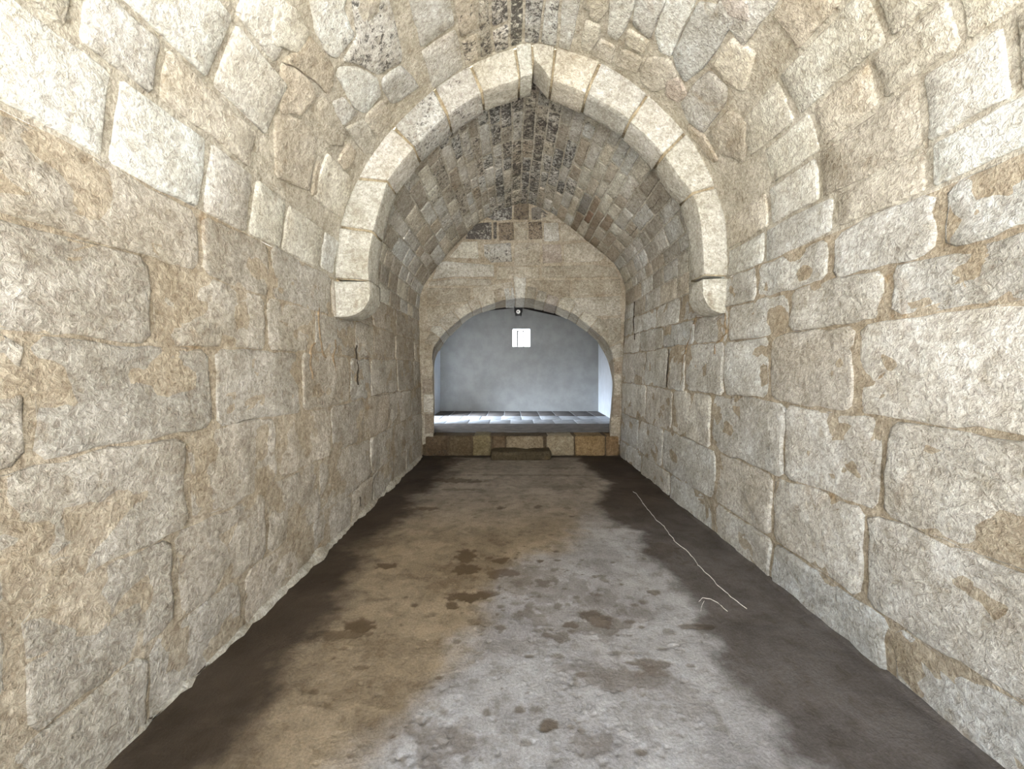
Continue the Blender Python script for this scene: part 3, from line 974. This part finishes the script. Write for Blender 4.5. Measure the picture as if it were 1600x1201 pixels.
for px, py, rx, ry, k in PATCH:
    k = min(0.95, k * 1.22)
    if 850 < py < 1010 and px > 690:
        rx, ry = rx * 1.2, ry * 1.25
    cx, cy = on_ground(px, py)
    m = (np.abs(gx - cx) < rx * 2.6) & (np.abs(gy - cy) < ry * 2.6)
    q = np.sqrt(((gx[m] - cx) / rx) ** 2 + ((gy[m] - cy) / ry) ** 2) + n2[m] * 0.9 + n3[m] * 0.9
    stain[m] = np.maximum(stain[m], k * smooth(1.2, 0.75, q))
# scattered little spots round the patches
rs = np.random.RandomState(5)
for i in range(230):
    if i < 150:
        px, py = rs.normal(835, 75), rs.normal(930, 42)
    else:
        px, py = rs.uniform(480, 1100), rs.uniform(760, 1190)
    if py < 740:
        continue
    cx, cy = on_ground(px, py)
    r0 = rs.uniform(0.008, 0.026)
    rx, ry, k = r0 * rs.uniform(0.8, 1.7), r0, rs.uniform(0.35, 0.8)
    m = (np.abs(gx - cx) < rx * 2) & (np.abs(gy - cy) < ry * 2)
    q = np.sqrt(((gx[m] - cx) / rx) ** 2 + ((gy[m] - cy) / ry) ** 2) + n3[m] * 0.5
    stain[m] = np.maximum(stain[m], k * smooth(1.2, 0.6, q))
# warm and cool daylight split painted along a diagonal; browner clay at the far end
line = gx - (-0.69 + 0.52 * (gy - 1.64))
warm_light_clay = smooth(0.20, -0.24, line + n1 * 0.42 + n2 * 0.16)
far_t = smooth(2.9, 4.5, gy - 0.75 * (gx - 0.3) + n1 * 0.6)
warm_light_clay = np.maximum(warm_light_clay * (1 - 0.35 * smooth(3.5, 5.5, gy)), far_t * 0.66)
# relief: soft undulation, pits, lumpy patches of spilled mortar, a couple of joints across the floor
hz = n1 * 0.006 + n2 * 0.004 + n3 * 0.0012
hz = hz - stain * 0.004
LUMP = [(925, 1112, .055, .05), (652, 1185, .05, .05), (690, 1145, .03, .06), (905, 965, .05, .06), (872, 1055, .06, .05), (880, 1080, .05, .06), (980, 1140, .03, .03), (855, 1030, .02, .04), (745, 980, .05, .02), (935, 965, .05, .05), (1060, 1010, .05, .03), (540, 1010, .06, .02), (700, 1160, .02, .05)]
rough = np.zeros_like(gx)
n4 = fbm(P2 * 60 + 2, 3, 0.6)
for px, py, rx, ry in LUMP:
    cx, cy = on_ground(px, py)
    q = np.sqrt(((gx - cx) / rx) ** 2 + ((gy - cy) / ry) ** 2) + n2 * 0.5
    rough = np.maximum(rough, smooth(1.3, 0.5, q))
hz = hz + rough * (n4 * 0.014 + 0.003)
for i in range(260):
    px, py = rs.uniform(470, 1130), rs.uniform(860, 1195)
    cx, cy = on_ground(px, py)
    r0 = rs.uniform(0.006, 0.016)
    m = (np.abs(gx - cx) < r0 * 2) & (np.abs(gy - cy) < r0 * 2)
    q = np.sqrt((gx[m] - cx) ** 2 + (gy[m] - cy) ** 2) / r0
    up = rs.choice([-1, -1, -1, 1])
    hz[m] += up * rs.uniform(0.004, 0.010) * (0.55 if up > 0 else 1.0) * smooth(1.2, 0.2, q + n3[m] * 0.4)
hz -= 0.008 * np.exp(-((gy - 5.93 - 0.03 * n1) / 0.025) ** 2) * smooth(-1.3, -0.7, gx)
cove = np.maximum(smooth(0.05, 0.0, gx + 1.634), smooth(0.04, 0.0, 1.962 - gx))
hz = hz + cove * 0.02
V = np.stack([gx, gy, hz], 1)
nx_, ny_ = len(fx), len(fy)
I = np.arange(nx_ * ny_).reshape(nx_, ny_)
fc = np.stack([I[:-1, :-1], I[1:, :-1], I[1:, 1:], I[:-1, 1:]], -1).reshape(-1, 4)


def floor_material():
    m, nt, b = mat_new('earthen_cement_floor')
    geo = nt.nodes.new('ShaderNodeNewGeometry')
    pos = geo.outputs['Position']
    at = {}
    for k in ('damp', 'stain', 'warm_light_clay'):
        a = nt.nodes.new('ShaderNodeAttribute')
        a.attribute_name = k
        at[k] = a.outputs['Fac']
    big = noise(nt, pos, 2.2, 6, 0.6, 0.5)
    mid = noise(nt, pos, 9.0, 6, 0.65, 0.4)
    fine = noise(nt, pos, 70.0, 5, 0.7)
    cool_lit_floor = mix(nt, ramp(nt, big, 0.3, 0.7), (0.225, 0.214, 0.208), (0.335, 0.328, 0.325))  # cement grey, cooled to carry the painted daylight
    warm_lit_floor = mix(nt, ramp(nt, big, 0.3, 0.7), (0.172, 0.132, 0.084), (0.262, 0.208, 0.140))  # warm light put into the colour, shared with the far end's clay
    c = mix(nt, at['warm_light_clay'], cool_lit_floor, warm_lit_floor)
    c = mix(nt, ramp(nt, mid, 0.42, 0.62, 0, 0.7), c, mix(nt, 1.0, c, (1.24, 1.24, 1.24), 'MULTIPLY'))
    c = mix(nt, ramp(nt, mid, 0.48, 0.32, 0, 0.75), c, mix(nt, 1.0, c, (0.72, 0.68, 0.62), 'MULTIPLY'))
    c = mix(nt, ramp(nt, fine, 0.3, 0.7), mix(nt, 1.0, c, (0.76, 0.75, 0.74), 'MULTIPLY'), mix(nt, 1.0, c, (1.12, 1.12, 1.12), 'MULTIPLY'))
    st = mix(nt, at['warm_light_clay'], (0.100, 0.078, 0.056), (0.078, 0.052, 0.026))
    c = mix(nt, at['stain'], c, st)
    wet = mix(nt, ramp(nt, big, 0.3, 0.7), (0.028, 0.019, 0.011), (0.048, 0.034, 0.023))
    c = mix(nt, math_(nt, 'MULTIPLY', at['damp'], 0.95), c, wet)
    nt.links.new(c, b.inputs['Base Color'])
    b.inputs['Roughness'].default_value = 0.88
    b.inputs['Specular IOR Level'].default_value = 0.2
    bp = nt.nodes.new('ShaderNodeBump')
    bp.inputs['Distance'].default_value = 0.010
    h = math_(nt, 'ADD', mid, math_(nt, 'MULTIPLY', fine, 0.5))
    nt.links.new(h, bp.inputs['Height'])
    nt.links.new(bp.outputs[0], b.inputs['Normal'])
    return m


M_FLOOR = floor_material()
floor = structure('floor', V, fc.tolist(), M_FLOOR, 'uneven earth and cement floor of the tunnel with painted warm and cool light, dark damp margins and footprints', 'floor')
for k, arr in (('damp', damp), ('stain', stain), ('warm_light_clay', warm_light_clay)):
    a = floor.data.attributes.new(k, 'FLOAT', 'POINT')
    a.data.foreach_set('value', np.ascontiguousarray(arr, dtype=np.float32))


def vein(name, pts, w, mat, parent, surf=None, h=0.002, seed=1):
    """A thin raised or open line along a surface: ribbon with a ridge."""
    Q = resample(np.array(pts, float), max(12, len(pts) * 7))
    q3 = np.concatenate([Q * 14, np.full((len(Q), 1), seed)], 1)
    Q = Q + np.stack([fbm(q3, 3), fbm(q3 + 40, 3)], 1) * w * 2.6
    T = np.gradient(Q, axis=0)
    T /= np.linalg.norm(T, axis=1, keepdims=True)
    Nn = np.stack([-T[:, 1], T[:, 0]], 1)
    ww = w * (0.45 + 0.55 * np.abs(fbm(q3 * 1.7 + 7, 3)) * 2.2)[:, None] * np.sin(np.linspace(0.15, math.pi - 0.15, len(Q)))[:, None] ** 0.5
    rows = [Q - Nn * ww, Q, Q + Nn * ww]
    H = [-0.004, h, -0.004]
    V = np.concatenate([surf(r[:, 0], r[:, 1], np.full(len(r), hh)) for r, hh in zip(rows, H)])
    n = len(Q)
    fcs = [(k * n + i, k * n + i + 1, (k + 1) * n + i + 1, (k + 1) * n + i) for k in range(2) for i in range(n - 1)]
    return new_mesh(name, V, fcs, mat, parent)


def floor_height(x, y):
    i = np.clip(np.searchsorted(fx, x) - 1, 0, nx_ - 2)
    j = np.clip(np.searchsorted(fy, y) - 1, 0, ny_ - 2)
    return hz.reshape(nx_, ny_)[i, j]


def on_floor(u, v, h):
    u, v, h = (np.asarray(x, float) for x in (u, v, h))
    return np.stack([u, v, floor_height(u, v) + h], 1)


CR = [(990, 768), (1000, 778), (1015, 800), (1026, 812), (1037, 822), (1050, 840), (1060, 850), (1075, 862), (1085, 873), (1095, 887), (1108, 899), (1118, 911), (1137, 927), (1165, 950)]
vein('crack', [on_ground(*p) for p in CR], 0.0065, M_SALT, floor, on_floor, 0.005, 2)['label'] = 'white salt-filled crack'
vein('crack', [on_ground(*p) for p in ((1092, 940), (1098, 934), (1110, 936), (1124, 944), (1138, 955))], 0.0035, M_SALT, floor, on_floor, 0.004, 5)
vein('crack', [on_ground(*p) for p in ((1094, 955), (1096, 945), (1100, 939))], 0.003, M_SALT, floor, on_floor, 0.004, 6)

# mortar fillet along the foot of the left wall
Yf = np.arange(0.6, Y_END - 0.1, 0.05)
prf = []
for k, (du, dh) in enumerate(((0.0, 0.05), (0.045, 0.022), (0.06, 0.0), (0.0, -0.02))):
    prf.append((du, dh))
Vf = []
for y in Yf:
    n_ = fbm(np.array([[y * 4, 3.0, 1.0]]), 3)[0]
    k = max(0.45, 0.8 + n_ * 0.6) + 0.45 * math.exp(-((y - 3.42) / 0.10) ** 2) + fbm(np.array([[y * 19, 5.0, 1.0]]), 3)[0] * 0.35
    Vf += [(-1.640, y, 0.06 * k), (-1.618, y, 0.052 * k), (-1.634 + 0.040 * k, y, 0.02), (-1.634 + 0.045 * k, y, -0.02)]
ff = [(i * 4 + j, i * 4 + j + 1, (i + 1) * 4 + j + 1, (i + 1) * 4 + j) for i in range(len(Yf) - 1) for j in range(3)]
new_mesh('mortar_fillet', Vf, ff, M_MORTAR, wall_left)

# low block lying in front of the plinth
x0, x1 = on_plane(768, 0, 7.3)[0], on_plane(858, 0, 7.3)[0]
V, fc = rounded_block(x1 - x0, 0.36, 0.155, 0.03, (9, 6, 5))
P = V + np.array([x0, 7.10, 0.0])
P += (fbm(P * 4.3, 3) * 0.045)[:, None] * np.array([1, 0.8, 0.6])
P[:, 2] = np.maximum(P[:, 2] , 0.0) - 0.006
step = new_mesh('stone_step', P, fc, M_STONE)
tag(step, 'low worn dark stone block lying against the plinth under the arched opening', 'step')
tinted(step, (0.12, 0.092, 0.056), 0.2, 0.0)

# a few open cracks in the masonry
def crk(pts, plane=None, w=0.006, parent=ceiling_rear, mat=None, seed=3):
    vein('crack', pts, w, mat or M_CRACK, parent, tunnel, 0.019, seed)


_fs, _fyy = np.meshgrid(np.arange(0, S_TOT, 0.02), np.arange(2.2, Y_END, 0.02), indexing='ij')
_fs, _fyy = _fs.ravel(), _fyy.ravel()
_fp = tunnel(_fs, _fyy, np.zeros_like(_fs))
_fx, _fz = HX + F * _fp[:, 0] / _fyy, HY - F * (_fp[:, 2] - EYE) / _fyy


def on_tunnel(px, py):
    k = np.argmin((_fx - px) ** 2 + (_fz - py) ** 2)
    return float(_fs[k]), float(_fyy[k])


crk([on_tunnel(*p) for p in ((1040, 300), (1028, 316), (1014, 328), (1002, 345), (992, 360), (983, 368))], None, 0.010, ceiling_rear, None, 3)
crk([on_tunnel(*p) for p in ((992, 472), (992, 490), (991, 505), (993, 530))], None, 0.010, wall_right, None, 4)
crk([on_tunnel(*p) for p in ((560, 776), (562, 782), (561, 790))], None, 0.022, wall_left, M_CRACK, 15)
M_SEAM = plain_material('brown_seam', (0.25, 0.185, 0.115), 0.95, 0.004, 30.0, 0.4)
crk([on_tunnel(*p) for p in ((488, 534), (484, 548), (483, 562), (485, 580), (484, 590))], None, 0.014, wall_left, M_SEAM, 5)
crk([on_tunnel(*p) for p in ((497, 480), (497, 505), (498, 530), (503, 550), (508, 560))], None, 0.007, wall_left, M_SEAM, 6)
crk([on_tunnel(*p) for p in ((521, 530), (523, 545), (519, 555), (521, 570), (524, 590))], None, 0.012, wall_left, M_SEAM, 7)
crk([on_tunnel(*p) for p in ((555, 540), (556, 555), (557, 575), (558, 600))], None, 0.012, wall_left, M_CRACK, 8)
crk([on_tunnel(*p) for p in ((1092, 492), (1084, 515), (1079, 535), (1070, 555), (1067, 580), (1066, 602))], None, 0.018, wall_right, M_SEAM, 9)
crk([on_tunnel(*p) for p in ((1047, 545), (1046, 558), (1044, 575), (1043, 605))], None, 0.010, wall_right, M_CRACK, 10)
crk([on_tunnel(*p) for p in ((1135, 490), (1135, 520), (1128, 532), (1118, 536), (1117, 552))], None, 0.012, wall_right, M_SEAM, 11)

# ------------------------------------------------------------------ the room behind the opening
XL, XR, YW, ZF = -2.05, 2.43, 11.7, Z_SILL
DOOR0, DOOR1, DOORH = 9.08, 10.46, 2.14
# paved floor: slabs laid in rows
base = MB()
base.box(XL - 0.4, XR + 0.4, 7.9, YW + 0.1, ZF - 0.2, ZF - 0.006)
floor_rear = structure('floor_rear', base.v, base.f, M_SLAB, 'raised grey paved floor of the plastered room beyond the arch', 'floor', False)
sl = MB()
xs_ = np.linspace(-1.9, 2.2, 34)
ysr = np.linspace(7.86, 9.06, 8)
gA, gB = np.meshgrid(xs_, ysr, indexing='ij')
V = np.stack([gA.ravel(), gB.ravel(), np.full(gA.size, ZF)], 1)
V[:, 2] += fbm(V * 4, 3) * 0.008
V[:, 1] += np.where(V[:, 1] < 7.9, fbm(V * 3.3 + 5, 3) * 0.12, 0)
fc = [(i * 8 + j, (i + 1) * 8 + j, (i + 1) * 8 + j + 1, i * 8 + j + 1) for i in range(33) for j in range(7)]
M_DARKSLAB = plain_material('dark_paving', (0.11, 0.10, 0.095), 0.9, 0.004, 7.0, 0.2)  # darker colour for the slab row against the gable wall
M_SILLC = plain_material('dark_grey_screed', (0.20, 0.18, 0.165), 0.9, 0.006, 7.0, 0.2)
new_mesh('screed', V, fc, M_SILLC, floor_rear)
for j, (y0, y1) in enumerate(((9.065, 9.75), (9.76, 10.46))):
    x = XL - 0.36 + (0.2 if j else 0)
    while x < XR:
        w = rng.uniform(0.42, 0.52)
        x1 = min(x + w, XR + 0.02)
        if x1 - x > 0.08:
            V, fc = rounded_block(x1 - x - 0.012, y1 - y0 - 0.01, 0.05, 0.012, (3, 3, 2))
            P = V + np.array([x, y0, ZF - 0.045 + rng.uniform(-0.004, 0.004)])
            P[:, 2] += (P[:, 0] - x) * rng.uniform(-0.012, 0.012)
            new_mesh('paving_slab', P, fc, M_SLAB, floor_rear)
        x = x1
x = XL
while x < XR:
    w = rng.uniform(0.42, 0.52)
    x1 = min(x + w, XR + 0.02)
    V, fc = rounded_block(x1 - x - 0.012, YW - 10.48, 0.05, 0.012, (3, 3, 2))
    new_mesh('paving_slab', V + np.array([x, 10.472, ZF - 0.05]), fc, M_DARKSLAB, floor_rear)
    x = x1
w_ = MB()
w_.box(XL - 0.36, XL, Y_BACK - 0.2, DOOR0, ZF - 0.3, 4.0)
w_.box(XL - 0.36, XL, DOOR1, YW + 0.4, ZF - 0.3, 4.0)
w_.box(XL - 0.36, XL, DOOR0, DOOR1, DOORH, 4.0)
structure('wall_rear_left', w_.v, w_.f, M_WHITE, 'limewashed side wall of the rear room holding its outer doorway', 'wall', False)
w_ = MB()
w_.add([(2.33, Y_BACK - 0.2, -0.1), (XR + 0.04, YW + 0.1, -0.1), (2.9, YW + 0.1, -0.1), (2.9, Y_BACK - 0.2, -0.1), (2.33, Y_BACK - 0.2, 4.0), (XR + 0.04, YW + 0.1, 4.0), (2.9, YW + 0.1, 4.0), (2.9, Y_BACK - 0.2, 4.0)],
       [(0, 4, 5, 1), (1, 5, 6, 2), (2, 6, 7, 3), (3, 7, 4, 0), (4, 7, 6, 5), (0, 1, 2, 3)])
structure('wall_rear_right', w_.v, w_.f, M_WHITE, 'bright bluish limewashed side wall of the rear room facing its doorway', 'wall', False)
wx0, wz0 = on_plane(801.0, 541.5, YW)
wx1, wz1 = on_plane(828.5, 513.5, YW)
RID, SLOPE, ZR = 0.2, 0.2187, 3.327
w_ = MB()
TH = 0.32
def gable(x):
    return ZR - (SLOPE if x > RID else 0.10) * abs(x - RID)
# face of the wall as a gable with a square hole, then the reveals
def wall_face(y, flip=False):
    b = [(XL - 0.1, y, 0.0), (wx0, y, 0.0), (wx1, y, 0.0), (XR + 0.1, y, 0.0),
         (XL - 0.1, y, wz0), (wx0, y, wz0), (wx1, y, wz0), (XR + 0.1, y, wz0),
         (XL - 0.1, y, wz1), (wx0, y, wz1), (wx1, y, wz1), (XR + 0.1, y, wz1),
         (XL - 0.1, y, gable(XL - 0.1)), (wx0, y, gable(wx0)), (RID, y, ZR), (wx1, y, gable(wx1)), (XR + 0.1, y, gable(XR + 0.1))]
    fcs = [(0, 1, 5, 4), (1, 2, 6, 5), (2, 3, 7, 6), (4, 5, 9, 8), (6, 7, 11, 10), (8, 9, 13, 12), (9, 10, 15, 14, 13), (10, 11, 16, 15)]
    return b, [f[::-1] for f in fcs] if flip else fcs
w_.add(*wall_face(YW))
w_.add(*wall_face(YW + TH, True))
wall_rear = structure('wall_rear', w_.v, w_.f, M_RENDER, 'grey cement-rendered gable wall with a small square window', 'wall', False)
rv = MB()
for (ax, az), (bx_, bz) in (((wx0, wz0), (wx1, wz0)), ((wx1, wz0), (wx1, wz1)), ((wx1, wz1), (wx0, wz1)), ((wx0, wz1), (wx0, wz0))):
    rv.add([(ax, YW - 0.003, az), (bx_, YW - 0.003, bz), (bx_, YW + TH, bz), (ax, YW + TH, az)], [(0, 1, 2, 3)])
win = structure('window_1', rv.v, rv.f, M_WHITE, 'small bright square window with a narrow iron frame high in the grey gable wall', 'window', False)
yb = YW + TH - 0.03
fr0, frt = on_plane(808.6, 517.0, yb)
fr1, _ = on_plane(818.0, 540.0, yb)
for a, b, c, d in ((fr0 - 0.019, fr0 + 0.019, wz0, frt), (fr1 - 0.019, fr1 + 0.019, wz0, frt), (fr0 - 0.019, fr1 + 0.019, frt - 0.018, frt + 0.018)):
    MB().box(a, b, yb - 0.01, yb + 0.01, c, d).build('frame_bar', M_IRON, win)
# roof of dark boards over the rear room
ceil_r = MB()
xo = 3.1
zl, zr_ = gable(RID - xo), gable(RID + xo)
for s in (-1, 1):
    xe = RID + s * xo
    ze = gable(xe)
    q = [(RID, Y_BACK - 0.3, ZR + 0.10), (xe, Y_BACK - 0.3, ze + 0.10), (xe, YW + 0.7, ze + 0.10), (RID, YW + 0.7, ZR + 0.10), (RID, Y_BACK - 0.3, ZR + 0.16), (xe, Y_BACK - 0.3, ze + 0.16), (xe, YW + 0.7, ze + 0.16), (RID, YW + 0.7, ZR + 0.16)]
    ceil_r.add(q, [(0, 1, 2, 3), (4, 7, 6, 5), (0, 4, 5, 1), (1, 5, 6, 2), (2, 6, 7, 3), (3, 7, 4, 0)])
roof = structure('ceiling_roof', ceil_r.v, ceil_r.f, M_DARKWOOD, 'dark timber pitched roof glimpsed above the grey gable wall', 'roof', False)
for s in (-1, 1):
    y = 8.9
    while y < YW + 0.5:
        xe = RID + s * (xo - 0.1)
        z0, z1 = ZR, gable(xe)
        q = [(RID, y, z0), (xe, y, z1), (xe, y + 0.09, z1), (RID, y + 0.09, z0), (RID, y, z0 + 0.11), (xe, y, z1 + 0.11), (xe, y + 0.09, z1 + 0.11), (RID, y + 0.09, z0 + 0.11)]
        MB().add(q, [(0, 1, 2, 3), (4, 7, 6, 5), (0, 4, 5, 1), (1, 5, 6, 2), (2, 6, 7, 3), (3, 7, 4, 0)]).build('rafter', M_DARKWOOD, roof)
        y += 0.55

# spotlight under the crown of the opening
lx, lz = on_plane(810, 487.3, 8.40)
lamp = thing('spotlight', (lx, 8.40, lz + 0.11), 'small black spotlight with a white lens hung under the crown of the low arch', 'lamp')
h_ = MB()
V, fc = rounded_block(0.155, 0.16, 0.165, 0.02, (4, 4, 4))
V = V - np.array([0.0775, 0.0, 0.0825])
V[:, 0] *= 0.82 + 0.24 * (V[:, 2] + 0.0825) / 0.165
h_.add(V + np.array([lx, 8.36, lz]), fc)
h_.build('housing', M_BLACK, lamp, True)
h_ = MB()
h_.tube((lx - 0.003, 8.345, lz), (lx - 0.003, 8.362, lz), 0.040, 0.042, 24)
ln_ = h_.build('lens', M_LENS, lamp, False)
h_ = MB()
h_.tube((lx - 0.010, 8.341, lz), (lx - 0.010, 8.346, lz), 0.013, 0.013, 16)
h_.build('bulb', M_BLACK, ln_, False)
h_ = MB()
h_.box(lx - 0.085, lx - 0.075, 8.40, 8.44, lz - 0.01, lz + 0.12)
h_.box(lx + 0.075, lx + 0.085, 8.40, 8.44, lz - 0.01, lz + 0.12)
h_.box(lx - 0.085, lx + 0.085, 8.38, 8.46, lz + 0.11, lz + 0.13)
h_.build('bracket', M_BLACK, lamp, False)

# ground outside the doorway and the tunnel's mouth (only its bounced light reaches the picture)
g_ = MB()
g_.add([(-9, -12, -0.03), (9, -12, -0.03), (9, -0.9, -0.03), (-9, -0.9, -0.03)], [(0, 1, 2, 3)])
structure('ground', g_.v, g_.f, M_SOIL, 'pale bare ground outside the tunnel mouth', 'ground', False)
g_ = MB()
g_.add([(-14, 7.2, 0.30), (-2.05, 7.2, 0.30), (-2.05, 14, 0.30), (-14, 14, 0.30)], [(0, 1, 2, 3)])
M_EARTH = plain_material('dark_outdoor_earth', (0.13, 0.11, 0.075), 0.95, 0.01, 3.0, 0.2)
structure('ground_yard', g_.v, g_.f, M_EARTH, 'dark earth yard outside the doorway of the rear room', 'ground', False)
